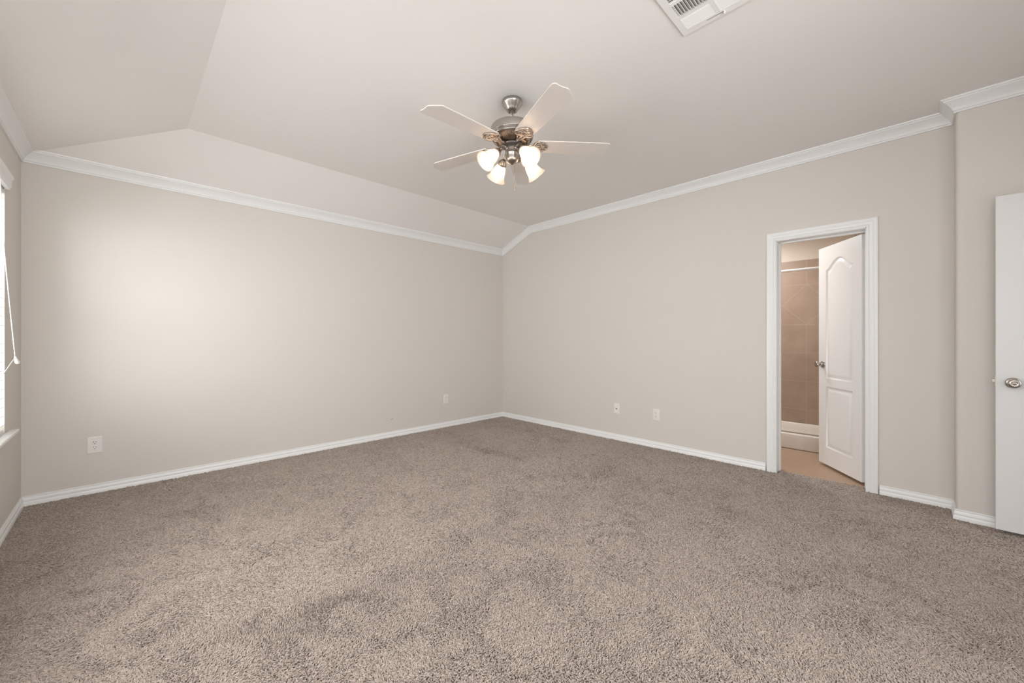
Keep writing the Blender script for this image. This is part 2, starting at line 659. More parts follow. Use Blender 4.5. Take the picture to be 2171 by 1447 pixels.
def arched_leaf(w, h, t):
    """Moulded two-panel door leaf: x along the width from the hinge, y through the thickness, z up. The face towards -y and the face towards +y
    both carry the two raised panels, the upper with a cathedral arch."""
    mb = MB()
    mb.box((0, 0.0105, 0), (w, t - 0.0105, h), 0.0)
    mx = 0.105
    nx, steps = 40, 0
    x0, x1 = mx, w - mx

    def arch(x):
        u = (x - x0) / (x1 - x0)
        s = 0.5 - 0.5 * math.cos(2 * PI * min(max((u - 0.04) / 0.92, 0), 1))
        return 0.086 * s ** 0.62

    def ring(z0, z1, arched, inset, depth, side):
        pts = []
        a, b = x0 + inset, x1 - inset
        n = 28
        f = (x1 - x0 - 2 * inset) / (x1 - x0)
        for i in range(n + 1):
            x = a + (b - a) * i / n
            xx = x0 + (x - a) / f
            pts.append((x, z1 - inset + (arch(xx) if arched else 0)))
        pts = [(a, z0 + inset), (b, z0 + inset)] + list(reversed(pts))
        y = depth if side < 0 else t - depth
        return [(px, y, pz) for px, pz in pts]
    panels = [(0.155, 0.705, False), (0.775, 1.755, True)]
    lev = [(0.0, 0.0), (0.003, 0.005), (0.010, 0.0095), (0.019, 0.0095), (0.032, 0.004), (0.046, 0.0020)]
    for side in (-1, 1):
        y = 0.0 if side < 0 else t
        outer = mb.verts([(0, y, 0), (w, y, 0), (w, y, h), (0, y, h)])
        edges = [mb.bm.edges.new((outer[i], outer[(i + 1) % 4])) for i in range(4)]
        for z0, z1, ar in panels:
            rows = [mb.verts(ring(z0, z1, ar, i, d, side)) for i, d in lev]
            n = len(rows[0])
            for p, q in zip(rows, rows[1:]):
                for k in range(n):
                    mb.face([p[k], p[(k + 1) % n], q[(k + 1) % n], q[k]], True)
            mb.face(rows[-1])
            for k in range(n):
                e = mb.bm.edges.get((rows[0][k], rows[0][(k + 1) % n])) or mb.bm.edges.new((rows[0][k], rows[0][(k + 1) % n]))
                edges.append(e)
        bmesh.ops.triangle_fill(mb.bm, use_beauty=True, use_dissolve=False, edges=edges, normal=(0, side, 0))
        base = mb.verts([(0, 0.0105 if side < 0 else t - 0.0105, 0), (w, 0.0105 if side < 0 else t - 0.0105, 0),
                         (w, 0.0105 if side < 0 else t - 0.0105, h), (0, 0.0105 if side < 0 else t - 0.0105, h)])
        for k in range(4):
            mb.face([outer[k], outer[(k + 1) % 4], base[(k + 1) % 4], base[k]])
    return mb


def knob(mb, base, axis, stretch=1.0):
    """Round privacy knob with a rose, on a door face at base, pointing along axis."""
    m = frame_to(base, axis)
    mb.lathe([(0.031, 0.0), (0.031, 0.003), (0.029, 0.006), (0.022, 0.008), (0.013, 0.011), (0.011, 0.016), (0.0105, 0.026), (0.013, 0.031),
              (0.021, 0.036), (0.0262, 0.043), (0.0272, 0.050), (0.0255, 0.056), (0.021, 0.060), (0.013, 0.0622), (0.0105, 0.0605), (0.009, 0.060),
              (0.0065, 0.0605), (0.005, 0.063), (0.002, 0.0635)], 36, m, cap1=True)
    return mb


LW, LH, LTK = 0.563, 1.962, 0.035
hx, hy = XR + WT - 0.002, D0 + JT + 0.004
th = math.radians(53.5)
leaf = arched_leaf(LW, LH, LTK).build('leaf', M['door'])
# local x -> along the leaf, local +y -> towards the bathroom side face
ux = Vector((math.sin(th), math.cos(th), 0))
uy = Vector((math.cos(th), -math.sin(th), 0))
Ml = Matrix((ux, uy, Vector((0, 0, 1)))).transposed().to_4x4()
Ml.translation = Vector((hx, hy, 0.018)) - uy * LTK
leaf.matrix_world = Ml
leaf.parent = d1
leaf.matrix_parent_inverse = d1.matrix_basis.inverted()
leaf.matrix_basis = Ml
kb = knob(knob(MB(), (LW - 0.062, 0, 0.90), (0, -1, 0)), (LW - 0.062, LTK, 0.90), (0, 1, 0))
kb.box((LW - 0.001, 0.008, 0.87), (LW + 0.0015, LTK - 0.008, 0.93))
o = kb.build('door_knob', M['nickel'], leaf)
tag(o, 'brushed nickel door knob')
for hz in (0.18, 0.98, 1.76):
    mb = MB()
    mb.tube([(-0.003, LTK + 0.004, hz), (-0.003, LTK + 0.004, hz + 0.09)], 0.005)
    mb.box((-0.002, 0.004, hz), (0.0015, LTK, hz + 0.09))
    mb.build('hinge', M['white'], leaf)

# ------------------------------------------------------------------ entry door (door_2), standing open against the nearer right wall
d2 = empty('door_2', (3.74, -0.33, 0))
tag(d2, 'plain white flush door standing open at the right edge of the photo', 'door', kind='structure')
EX, EY = 3.728, -0.318
mb = MB()
mb.box((EX, EY - 0.76, 0.020), (EX + 0.035, EY, 2.003), 0.0015)
child(mb.build('leaf', M['dimmed_door']), d2)
mb = knob(MB(), (EX, EY - 0.065, 0.896), (-1, 0, 0))
o = child(mb.build('door_knob', M['nickel']), d2)
tag(o, 'round brushed nickel door knob')
mb = MB()
mb.box((EX + 0.005, EY - 0.002, 0.872), (EX + 0.030, EY + 0.0025, 0.936), 0.0004)
mb.box((EX + 0.009, EY, 0.894), (EX + 0.024, EY + 0.013, 0.914), 0.002)
o = child(mb.build('latch', M['nickel']), d2)

# ------------------------------------------------------------------ windows


def window(name, y0, y1, label, n_lites=1):
    w = empty(name, (XL, (y0 + y1) / 2, WZ0))
    tag(w, label, 'window', kind='structure')
    x0, x1 = XL - LT + 0.01, XL - LT + 0.055
    mb = MB()
    f = 0.045
    mb.box((x0, y0, WZ0), (x1, y0 + f, WZ1), 0.003)
    mb.box((x0, y1 - f, WZ0), (x1, y1, WZ1), 0.003)
    mb.box((x0, y0 + f, WZ0), (x1, y1 - f, WZ0 + f), 0.003)
    mb.box((x0, y0 + f, WZ1 - f), (x1, y1 - f, WZ1), 0.003)
    zm = (WZ0 + WZ1) / 2
    mb.box((x0 + 0.001, y0 + f, zm - 0.02), (x1 - 0.001, y1 - f, zm + 0.02), 0.003)
    for za, zb in ((WZ0 + f, zm - 0.02), (zm + 0.02, WZ1 - f)):
        mb.box((x0 + 0.002, (y0 + y1) / 2 - 0.02, za), (x1 - 0.002, (y0 + y1) / 2 + 0.02, zb), 0.003)
    child(mb.build('window_frame', M['white']), w)
    mb = MB()
    mb.box((x0 + 0.018, y0 + 0.02, WZ0 + 0.02), (x0 + 0.022, y1 - 0.02, WZ1 - 0.02))
    child(mb.build('pane', M['glass']), w)
    mb = MB()
    mb.box((XL - LT + 0.055, y0 + 0.001, WZ0 + 0.0), (XL + 0.001, y1 - 0.001, WZ0 + 0.02))
    mb.box((XL - 0.0, y0 - 0.13, WZ0 - 0.002), (XL + 0.042, y1 + 0.13, WZ0 + 0.02), 0.006, 3)
    child(mb.build('window_sill', M['trim']), w)
    return w


window('window_1', *W1, 'window with white sill at the left edge of the photo')
window('added_window_3', *W2, 'added second window along the left wall, out of view, for fill light')  # invented, with the ones below, to let fill light in
window('added_window_4', *W3, 'added third window along the left wall, beside the camera, for fill light')
window('added_window_5', *W4, 'added fourth window along the left wall, behind the camera, for fill light')
w3 = empty('added_window_2', (0.62, YF, 0.6))  # invented opening, lets frontal light in
tag(w3, 'added wide window in the wall behind the camera, for even light', 'window', kind='structure')
mb = MB()
x0, x1, z0, z1 = FW
f = 0.05
for a, b in (((x0, z0), (x0 + f, z1)), ((x1 - f, z0), (x1, z1)), ((x0 + f, z0), (x1 - f, z0 + f)), ((x0 + f, z1 - f), (x1 - f, z1)),
             (((x0 + x1) / 2 - 0.025, z0 + f), ((x0 + x1) / 2 + 0.025, z1 - f))):
    mb.box((a[0], YF - 0.13, a[1]), (b[0], YF - 0.08, b[1]), 0.003)
child(mb.build('window_frame', M['white']), w3)
mb = MB()
mb.box((x0 + 0.02, YF - 0.108, z0 + 0.02), (x1 - 0.02, YF - 0.104, z1 - 0.02))
child(mb.build('pane', M['glass']), w3)


def blind(y0, y1, label, tilt):
    b = empty('window_blind', (XL - 0.02, (y0 + y1) / 2, WZ1))
    tag(b, label, 'blind')
    ya, yb = y0 + 0.012, y1 - 0.008
    # valance: moulded board with returns
    VP = [(0.018, 0.0), (0.022, 0.010), (0.026, 0.018), (0.026, 0.052), (0.031, 0.058), (0.034, 0.066), (0.034, 0.078), (0.0, 0.078), (0.0, 0.0)]
    mb = MB()
    zt = WZ1 - 0.028
    mb.strip([[(XL + 0.003 + x, yy, zt + z) for x, z in VP] for yy in (y0 - 0.02, y1 - 0.01)], close_prof=True, caps=True)
    child(mb.build('valance', M['trim'], smooth_angle=30), b)
    mb = MB()
    mb.box((XL - 0.062, ya, WZ1 - 0.055), (XL - 0.006, yb, WZ1 - 0.004), 0.002)
    child(mb.build('head_rail', M['white']), b)
    mb = MB()
    pitch, wdt = 0.0535, 0.060
    n = int((WZ1 - 0.07 - (WZ0 + 0.05)) / pitch)
    for i in range(n + 1):
        z = WZ1 - 0.09 - i * pitch
        if z < WZ0 + 0.055:
            break
        m = Matrix.Translation((XL - 0.033, 0, z)) @ Matrix.Rotation(tilt, 4, 'Y')
        mb.box((-wdt / 2, ya, -0.0015), (wdt / 2, yb, 0.0015), 0.0, mat=m)
    child(mb.build('slats', M['slat']), b)
    mb = MB()
    mb.box((XL - 0.062, ya, WZ0 + 0.021), (XL - 0.004, yb, WZ0 + 0.040), 0.004)
    child(mb.build('bottom_rail', M['white']), b)
    mb = MB()
    for yy in (ya + 0.15, (ya + yb) / 2, yb - 0.15):
        mb = MB()
        for xx in (XL - 0.065, XL - 0.003):
            mb.tube([(xx, yy, WZ1 - 0.05), (xx, yy, WZ0 + 0.03)], 0.0012, 6)
        child(mb.build('ladder_cord', M['cord']), b)
    return b


b1 = blind(*W1, 'white horizontal slat blind covering the window at the left edge', math.radians(-3))
mb = MB()
pa = [(-0.474, 3.44, 2.04), (-0.472, 3.46, 1.90), (-0.470, 3.491, 1.715), (-0.464, 3.545, 1.50), (-0.458, 3.60, 1.30), (-0.452, 3.655, 1.10), (-0.450, 3.668, 1.050)]
mb.tube(pa, 0.0022, 8)
pb = [(-0.450, 3.668, 1.045), (-0.455, 3.60, 1.02), (-0.462, 3.52, 0.985), (-0.470, 3.421, 0.945), (-0.476, 3.33, 0.93), (-0.478, 3.22, 0.935)]
mb.tube(pb, 0.0018, 8)
cd = child(mb.build('pull_cord', M['cord']), b1)
mb = MB()
mb.lathe([(0.0035, 0.0), (0.0052, 0.004), (0.0075, 0.020), (0.0098, 0.037), (0.0110, 0.048), (0.0098, 0.053), (0.004, 0.054)], 16,
         frame_to((-0.4505, 3.668, 1.052), (0.12, 0.75, -0.8)), cap0=True, cap1=True)
o = mb.build('tassel', M['plastic'])
o.parent = cd
o.matrix_parent_inverse = (b1.matrix_basis @ cd.matrix_parent_inverse @ cd.matrix_basis).inverted()

# ------------------------------------------------------------------ bathroom beyond the door
BX0, BX1, BY0, BY1, BZ = XR + WT, 5.86, -0.60, 2.9, 2.44
mb = MB()
slab(mb, [(4.125, -0.6, -0.006), (5.1, -0.6, -0.006), (5.1, BY1, -0.006), (4.125, BY1, -0.006)], (0, 0, -1), 0.004)
o = mb.build('floor_bathroom', M['floortile'])
tag(o, 'tan tile floor seen through the bathroom doorway', 'floor', kind='structure')
mb = MB()
slab(mb, [(BX1, BY0, -0.1), (BX1, BY1, -0.1), (BX1, BY1, BZ), (BX1, BY0, BZ)], (1, 0, 0), 0.1)
slab(mb, [(BX0, BY1, -0.1), (BX1, BY1, -0.1), (BX1, BY1, BZ), (BX0, BY1, BZ)], (0, 1, 0), 0.1)
slab(mb, [(BX0, BY0, -0.1), (BX1, BY0, -0.1), (BX1, BY0, BZ), (BX0, BY0, BZ)], (0, -1, 0), 0.1)
slab(mb, [(5.02, 0.452, -0.1), (BX1, 0.452, -0.1), (BX1, 0.452, BZ), (5.02, 0.452, BZ)], (0, -1, 0), 0.11)
slab(mb, [(5.02, 2.05, -0.1), (BX1, 2.05, -0.1), (BX1, 2.05, BZ), (5.02, 2.05, BZ)], (0, 1, 0), 0.11)
o = mb.build('wall_bathroom', M['bathwall'])
tag(o, 'beige bathroom wall above the shower tile', 'wall', kind='structure')
mb = MB()
slab(mb, [(BX0, BY0, BZ), (BX1, BY0, BZ), (BX1, BY1, BZ), (BX0, BY1, BZ)], (0, 0, 1), 0.06)
o = mb.build('ceiling_bathroom', M['bathwall'])
tag(o, 'beige bathroom ceiling beyond the doorway', 'ceiling', kind='structure')
mb = MB()
mb.box((BX1 - 0.010, 0.452, 0.10), (BX1 - 0.0, 2.05, 2.095), 0.0)
mb.box((5.04, 0.452, 0.10), (BX1 - 0.010, 0.462, 2.095), 0.0)
mb.box((5.04, 2.04, 0.10), (BX1 - 0.010, 2.05, 2.095), 0.0)
o = mb.build('wall_shower', M['tile'])
tag(o, 'tan square tile wall of the shower with one diagonal row', 'wall', kind='structure')
# shower pan
mb = MB()
PX0 = 5.02
mb.box((PX0, 0.464, -0.005), (PX0 + 0.10, 2.038, 0.155), 0.012, 3)
mb.box((PX0 + 0.09, 0.464, -0.005), (BX1 - 0.011, 2.038, 0.05), 0.004)
mb.box((BX1 - 0.06, 0.464, 0.04), (BX1 - 0.011, 2.038, 0.135), 0.01, 3)
mb.box((PX0 + 0.09, 0.464, 0.04), (BX1 - 0.05, 0.50, 0.135), 0.01, 3)
mb.box((PX0 + 0.09, 2.002, 0.04), (BX1 - 0.05, 2.038, 0.135), 0.01, 3)
sp = mb.build('shower_pan', M['pan'], smooth_angle=40)
tag(sp, 'white acrylic shower pan with raised curb below the tan tile', 'shower pan')
mb = MB()
mb.box((PX0 + 0.035, 0.466, 0.153), (PX0 + 0.065, 2.036, 0.163), 0.003)
o = mb.build('curb_rail', M['nickel'], sp)
# shower curtain rod
mb = MB()
mb.tube([(PX0 + 0.06, 0.462, 1.875), (PX0 + 0.06, 2.04, 1.875)], 0.0145, 20)
rod = mb.build('shower_curtain_rod', M['white'], smooth_angle=40)
tag(rod, 'white shower curtain rod spanning the tiled shower', 'curtain rod')
for yy, s in ((0.462, 1), (2.04, -1)):
    mb = MB()
    mb.lathe([(0.032, 0), (0.032, 0.004), (0.024, 0.010), (0.018, 0.018)], 24, frame_to((PX0 + 0.06, yy, 1.875), (0, s, 0)), cap0=True, cap1=True)
    mb.build('flange', M['white'], rod)

# ------------------------------------------------------------------ outlets and wall plates


def wall_plate(name, label, cat, loc, out, w=0.072, h=0.118, kind='duplex', group=None):
    """Local frame: x right along the wall as seen from the room, y up, z out of the wall."""
    root = empty(name, (0, 0, 0))
    m = frame_to(loc, out, xhint=Vector((0, 0, 1)).cross(Vector(out)))
    root.matrix_world = m
    root.matrix_basis = m
    tag(root, label, cat, group)
    mb = MB()
    t = 0.0055
    p0 = [(-w / 2, -h / 2), (w / 2, -h / 2), (w / 2, h / 2), (-w / 2, h / 2)]
    e = 0.005
    mb.strip([[(x, y, 0) for x, y in p0] + [(p0[0][0], p0[0][1], 0)],
              [(x, y, 0.0022) for x, y in p0] + [(p0[0][0], p0[0][1], 0.0022)],
              [(x - math.copysign(e, x), y - math.copysign(e, y), t) for x, y in p0] + [(p0[0][0] + e, p0[0][1] + e, t)]])
    mb.poly([(x - math.copysign(e, x), y - math.copysign(e, y), t) for x, y in p0])
    bmesh.ops.remove_doubles(mb.bm, verts=mb.bm.verts[:], dist=1e-5)
    mb.build('cover_plate', M['plastic'], root)
    if kind == 'duplex':
        for s in (1, -1):
            cy = s * 0.0195
            mb = MB()
            pts = []
            for k in range(32):
                a = 2 * PI * k / 32
                x, y = 0.0172 * math.cos(a), 0.0172 * math.sin(a)
                pts.append((x, max(-0.0142, min(0.0142, y)) + cy))
            mb.strip([[(x, y, t - 0.001) for x, y in pts], [(x, y, t + 0.0022) for x, y in pts],
                      [(x * 0.94, (y - cy) * 0.94 + cy, t + 0.0030) for x, y in pts]], close_prof=True)
            mb.poly([(x * 0.94, (y - cy) * 0.94 + cy, t + 0.0030) for x, y in pts])
            rc = mb.build('receptacle', M['plastic'], root)
            mb = MB()
            for sx, hh in ((-0.0064, 0.0085), (0.0064, 0.0070)):
                mb.box((sx - 0.0012, cy + 0.0025 - hh / 2 + 0.002, t + 0.002), (sx + 0.0012, cy + 0.0025 + hh / 2 + 0.002, t + 0.0034))
            mb.lathe([(0.0027, t + 0.002), (0.0027, t + 0.0034)], 12, Matrix.Translation((0, cy - 0.0075, 0)), cap0=True, cap1=True)
            mb.build('slots', M['slot'], rc)
        mb = MB()
        mb.lathe([(0.0032, t - 0.001), (0.0032, t + 0.0008), (0.002, t + 0.0012)], 16, cap0=True, cap1=True)
        mb.build('screw', M['plastic'], root)
    else:
        mb = MB()
        mb.lathe([(0.0075, t - 0.001), (0.0075, t + 0.001), (0.0050, t + 0.0012), (0.0048, t + 0.009), (0.0030, t + 0.009)], 20, cap0=True, cap1=True)
        mb.build('coaxial_jack', M['darkmetal'], root)
        for s in (1, -1):
            mb = MB()
            mb.lathe([(0.0030, t - 0.001), (0.0030, t + 0.0008), (0.002, t + 0.0012)], 16, Matrix.Translation((0, s * 0.042, 0)), cap0=True, cap1=True)
            mb.build('screw', M['plastic'], root)
    return root


wall_plate('wall_outlet', 'wide white duplex outlet low on the back wall near the window corner', 'outlet', (-0.154, YB, 0.356), (0, -1, 0), 0.082, 0.124)
wall_plate('wall_outlet', 'small white duplex outlet on the back wall close to the far room corner', 'outlet', (3.021, YB, 0.362), (0, -1, 0))
wall_plate('wall_outlet', 'white duplex outlet on the right wall beside the cable plate, nearer the bathroom door', 'outlet', (XR, 1.947, 0.346), (-1, 0, 0), 0.074, 0.122)
wall_plate('cable_plate', 'white wall plate with one dark cable jack on the right wall', 'wall plate', (XR, 2.418, 0.353), (-1, 0, 0), kind='coax')

# ------------------------------------------------------------------ ceiling vent
vx0, vx1, vy0, vy1 = 1.666, 2.024, 0.485, 0.830
vent = empty('air_vent', ((vx0 + vx1) / 2, (vy0 + vy1) / 2, ZT))
tag(vent, 'white square ceiling air register with slatted sections at the top of the photo', 'air vent')
FZ = ZT - 0.009
bands_x = [(1.702, 1.786), (1.804, 1.886), (1.904, 1.988)]
halves_y = [(0.515, 0.648), (0.667, 0.800)]
mb = MB()
xs = [vx0, 1.702, 1.786, 1.804, 1.886, 1.904, 1.988, vx1]
ys = [vy0, 0.515, 0.648, 0.667, 0.800, vy1]
hole = {(i, j) for i in (1, 3, 5) for j in (1, 3)}
grid = {}


def gv(i, j, z):
    k = (i, j, z)
    if k not in grid:
        e = 0.0
        x, y = xs[i], ys[j]
        grid[k] = mb.bm.verts.new((x, y, z))
    return grid[k]


for i in range(7):
    for j in range(5):
        if (i, j) in hole:
            q = [(i, j), (i + 1, j), (i + 1, j + 1), (i, j + 1)]
            for a, b in zip(q, q[1:] + q[:1]):
                mb.face([gv(*a, FZ), gv(*b, FZ), gv(*b, ZT), gv(*a, ZT)])
        else:
            mb.face([gv(i, j, FZ), gv(i + 1, j, FZ), gv(i + 1, j + 1, FZ), gv(i, j + 1, FZ)])
rim = [(vx0, vy0), (vx1, vy0), (vx1, vy1), (vx0, vy1)]
e = 0.006
mb.strip([[(x, y, FZ) for x, y in rim], [(x + math.copysign(e, x - 1.845), y + math.copysign(e, y - 0.657), ZT - 0.001) for x, y in rim]], close_prof=True)
child(mb.build('vent_frame', M['white']), vent)
mb = MB()
mb.box((1.70, 0.513, ZT - 0.0015), (1.99, 0.802, ZT - 0.0005))
child(mb.build('duct_opening', M['duct']), vent)
for bi, (xa, xb) in enumerate(bands_x):
    for (ya, yb) in halves_y:
        mb = MB()
        if bi == 1:
            n = 10
            for k in range(n):
                y = ya + (k + 0.5) * (yb - ya) / n
                m = Matrix.Translation(((xa + xb) / 2, y, ZT - 0.0065)) @ Matrix.Rotation(math.radians(38 if ya > 0.6 else -38), 4, 'X')
                mb.box((-(xb - xa) / 2, -0.0082, -0.0006), ((xb - xa) / 2, 0.0082, 0.0006), mat=m)
        else:
            n = 7
            for k in range(n):
                x = xa + (k + 0.5) * (xb - xa) / n
                m = Matrix.Translation((x, (ya + yb) / 2, ZT - 0.0065)) @ Matrix.Rotation(math.radians(28 if bi == 2 else -28), 4, 'Y')
                mb.box((-0.0072, -(yb - ya) / 2, -0.0006), (0.0072, (yb - ya) / 2, 0.0006), mat=m)
        child(mb.build('louvers', M['white']), vent)
mb = MB()
mb.box((1.9995, 0.636, FZ - 0.0004), (2.0030, 0.712, FZ + 0.002))
child(mb.build('lever_slot', M['duct']), vent)
mb = MB()
mb.box((1.997, 0.630, FZ - 0.013), (2.007, 0.636, FZ), 0.001)
child(mb.build('damper_lever', M['white']), vent)

# ------------------------------------------------------------------ ceiling fan
FX, FY = 1.797, 1.839
fan = empty('ceiling_fan', (FX, FY, ZT))
tag(fan, 'five-blade cream ceiling fan with brushed nickel body and four lit glass shades', 'ceiling fan')


def fl(z):
    return z - ZT                         # fan-local height


mb = MB()
mb.lathe([(0.060, 0.0), (0.066, -0.004), (0.0665, -0.016), (0.066, -0.022), (0.062, -0.027), (0.058, -0.034), (0.048, -0.046), (0.041, -0.056),
          (0.037, -0.064), (0.030, -0.069), (0.024, -0.070)], 48, cap0=True)
mb.build('canopy', M['nickel'], fan)
mb = MB()
mb.lathe([(0.0245, -0.066), (0.020, -0.061), (0.010, -0.060), (0.0098, fl(2.530))], 28)
mb.build('down_rod', M['nickel'], fan)
mb = MB()
mb.lathe([(0.012, fl(2.545)), (0.020, fl(2.543)), (0.024, fl(2.530)), (0.060, fl(2.527)), (0.118, fl(2.524)), (0.132, fl(2.519)), (0.138, fl(2.510)), (0.139, fl(2.500)),
          (0.139, fl(2.468)), (0.137, fl(2.464)), (0.131, fl(2.461)), (0.131, fl(2.458)), (0.135, fl(2.455)), (0.135, fl(2.448)), (0.128, fl(2.442))], 64, smooth=True)
mh = mb.build('motor_housing', M['nickel'], fan)
mb = MB()
mb.lathe([(0.130, fl(2.444)), (0.124, fl(2.437)), (0.110, fl(2.425)), (0.095, fl(2.415)), (0.080, fl(2.409)), (0.060, fl(2.407)), (0.050, fl(2.404))], 64)
# radial cooling ribs around the lower bowl
for k in range(60):
    a = 2 * PI * k / 60
    c, s = math.cos(a), math.sin(a)
    mb.tube([(c * 0.126, s * 0.126, fl(2.4375)), (c * 0.108, s * 0.108, fl(2.4215)), (c * 0.094, s * 0.094, fl(2.4125))], 0.0026, 6)
mb.build('motor_bowl', M['bowl'], mh)
mb = MB()
mb.lathe([(0.052, fl(2.408)), (0.068, fl(2.405)), (0.070, fl(2.398)), (0.066, fl(2.392)), (0.048, fl(2.390)), (0.044, fl(2.386))], 48)
mb.build('flywheel', M['darkmetal'], fan)


def blade_mesh():
    """One blade along +x, thin slab with clipped, slightly scalloped tip; bottom face towards -z."""
    r0, r1 = 0.165, 0.635
    ol = []
    n = 14
    for i in range(n + 1):
        x = r0 + (r1 - 0.045 - r0) * i / n
        ol.append((x, -(0.058 + 0.018 * (i / n) ** 0.8)))
    ol += [(r1 - 0.020, -0.0762), (r1 - 0.008, -0.0735), (r1 - 0.001, -0.066), (r1 + 0.001, -0.056), (r1 - 0.003, -0.040), (r1 - 0.004, -0.018),
           (r1 - 0.001, 0.002), (r1 - 0.001, 0.014), (r1 - 0.006, 0.024), (r1 - 0.026, 0.046), (r1 - 0.042, 0.064), (r1 - 0.050, 0.072), (r1 - 0.060, 0.0755)]
    for i in range(n, -1, -1):
        x = r0 + (r1 - 0.070 - r0) * i / n
        ol.append((x, 0.058 + 0.018 * (i / n) ** 0.8))
    ol += [(r0 - 0.006, 0.045), (r0 - 0.010, 0.02), (r0 - 0.010, -0.02), (r0 - 0.006, -0.045)]
    mb = MB()
    t = 0.0028
    a = mb.verts([(x, y, t) for x, y in ol])
    b = mb.verts([(x, y, -t) for x, y in ol])
    mb.face(a)
    mb.face(list(reversed(b)))
    k = len(ol)
    for i in range(k):
        mb.face([a[i], b[i], b[(i + 1) % k], a[(i + 1) % k]])
    return mb


def iron_mesh():
    """Cast blade bracket: neck from the flywheel and a three-lobed open scroll under the blade root."""
    mb = MB()
    z = -0.0075
    mb.tube([(0.060, 0, -0.004), (0.085, 0, -0.010), (0.105, 0, -0.012), (0.125, 0, -0.010), (0.142, 0, z)], [0.011, 0.010, 0.009, 0.009, 0.008], 10, flat=0.7)
    mb.tube([(0.060, 0.012, -0.004), (0.100, 0.010, -0.010), (0.135, 0.026, z)], 0.0055, 8)
    mb.tube([(0.060, -0.012, -0.004), (0.100, -0.010, -0.010), (0.135, -0.026, z)], 0.0055, 8)

    def loop(cx, cy, rx, ry, rot, r=0.0046, n=22):
        pts = []
        for k in range(n):
            a = 2 * PI * k / n
            x, y = rx * math.cos(a), ry * math.sin(a)
            pts.append((cx + x * math.cos(rot) - y * math.sin(rot), cy + x * math.sin(rot) + y * math.cos(rot), z))
        mb.tube(pts, r, 8, closed=True)
    # outline of the scroll: two outer lobes and the nose, then an inner ring
    pts = []
    for k in range(48):
        a = 2 * PI * k / 48
        rr = 0.044 + 0.0075 * math.cos(3 * a)
        pts.append((0.178 + rr * math.cos(a) * 0.98, rr * 1.18 * math.sin(a), z))
    mb.tube(pts, 0.005, 8, closed=True)
    loop(0.170, 0.0, 0.020, 0.016, 0)
    loop(0.180, 0.026, 0.030, 0.016, 0.5, 0.0036)
    loop(0.180, -0.026, 0.030, 0.016, -0.5, 0.0036)
    for sx, sy in ((0.190, 0.026), (0.190, -0.026), (0.214, 0.0)):
        mb.lathe([(0.006, z - 0.006), (0.006, z), (0.004, -0.003)], 12, Matrix.Translation((sx, sy, 0)), cap0=True)
    return mb


BZL = fl(2.406)
blade0 = iron0 = None
for i in range(5):
    az = math.radians(-109.0 + 72 * i)
    if blade0 is None:
        blade0 = blade_mesh().build('blade', M['blade'], fan)
        iron0 = iron_mesh().build('blade_iron', M['bronze'], blade0)
        bl = blade0
    else:
        bl = blade0.copy()
        C.objects.link(bl)
        ir = iron0.copy()
        ir.parent = bl
        C.objects.link(ir)
    # droop a little towards the tip and pitch the clockwise edge upwards
    bl.matrix_basis = (Matrix.Translation((0, 0, BZL)) @ Matrix.Rotation(math.radians(-1.4), 4, 'X') @ Matrix.Rotation(az, 4, 'Z') @ Matrix.Rotation(math.radians(0.5), 4, 'Y') @ Matrix.Rotation(math.radians(-5.0), 4, 'X'))

# switch housing and light kit
mb = MB()
mb.lathe([(0.040, fl(2.396)), (0.0435, fl(2.392)), (0.0440, fl(2.372)), (0.0435, fl(2.352)), (0.0455, fl(2.349)), (0.0455, fl(2.343)), (0.0430, fl(2.340)), (0.0425, fl(2.318)),
          (0.040, fl(2.304)), (0.033, fl(2.293)), (0.024, fl(2.287)), (0.014, fl(2.284)), (0.008, fl(2.279)), (0.002, fl(2.277))], 48)
mb.build('switch_housing', M['nickel'], fan)


def light_arm_mesh():
    mb = MB()
    p = [(0.036, 0, fl(2.372)), (0.050, 0, fl(2.382)), (0.066, 0, fl(2.386)), (0.084, 0, fl(2.380)), (0.098, 0, fl(2.366)), (0.106, 0, fl(2.350)), (0.109, 0, fl(2.338))]
    mb.tube(p, 0.0052, 10)
    mb.lathe([(0.010, 0), (0.010, 0.004), (0.006, 0.007)], 16, frame_to((0.040, 0, fl(2.373)), (1, 0, 0.4)), cap0=True, cap1=True)
    return mb


TL = math.radians(47)                     # tilt of the shades out of the vertical
ax = Vector((math.sin(TL), 0, -math.cos(TL)))
SM = frame_to((0.104, 0, fl(2.340)), ax, (0, 1, 0))


def socket_mesh():
    mb = MB()
    mb.lathe([(0.007, -0.012), (0.013, -0.010), (0.018, -0.003), (0.022, 0.006), (0.0265, 0.013), (0.0285, 0.020), (0.0285, 0.030), (0.027, 0.031), (0.025, 0.018), (0.010, 0.008)], 40, SM, cap0=True)
    for k in range(20):
        a = 2 * PI * k / 20
        c, s = math.cos(a), math.sin(a)
        mb.tube([SM @ Vector((c * 0.0255, s * 0.0255, 0.011)), SM @ Vector((c * 0.029, s * 0.029, 0.019)), SM @ Vector((c * 0.029, s * 0.029, 0.031))], 0.0016, 5)
    return mb


def shade_mesh():
    mb = MB()
    outer = [(0.0245, 0.020), (0.0265, 0.030), (0.032, 0.042), (0.038, 0.056), (0.0425, 0.072), (0.046, 0.088), (0.0500, 0.104), (0.0560, 0.118), (0.0640, 0.130), (0.0660, 0.1325)]
    inner = [(r - 0.0026, z + 0.0006) for r, z in reversed(outer)]
    mb.lathe(outer + [(0.0655, 0.1342)] + inner, 48, SM)
    return mb


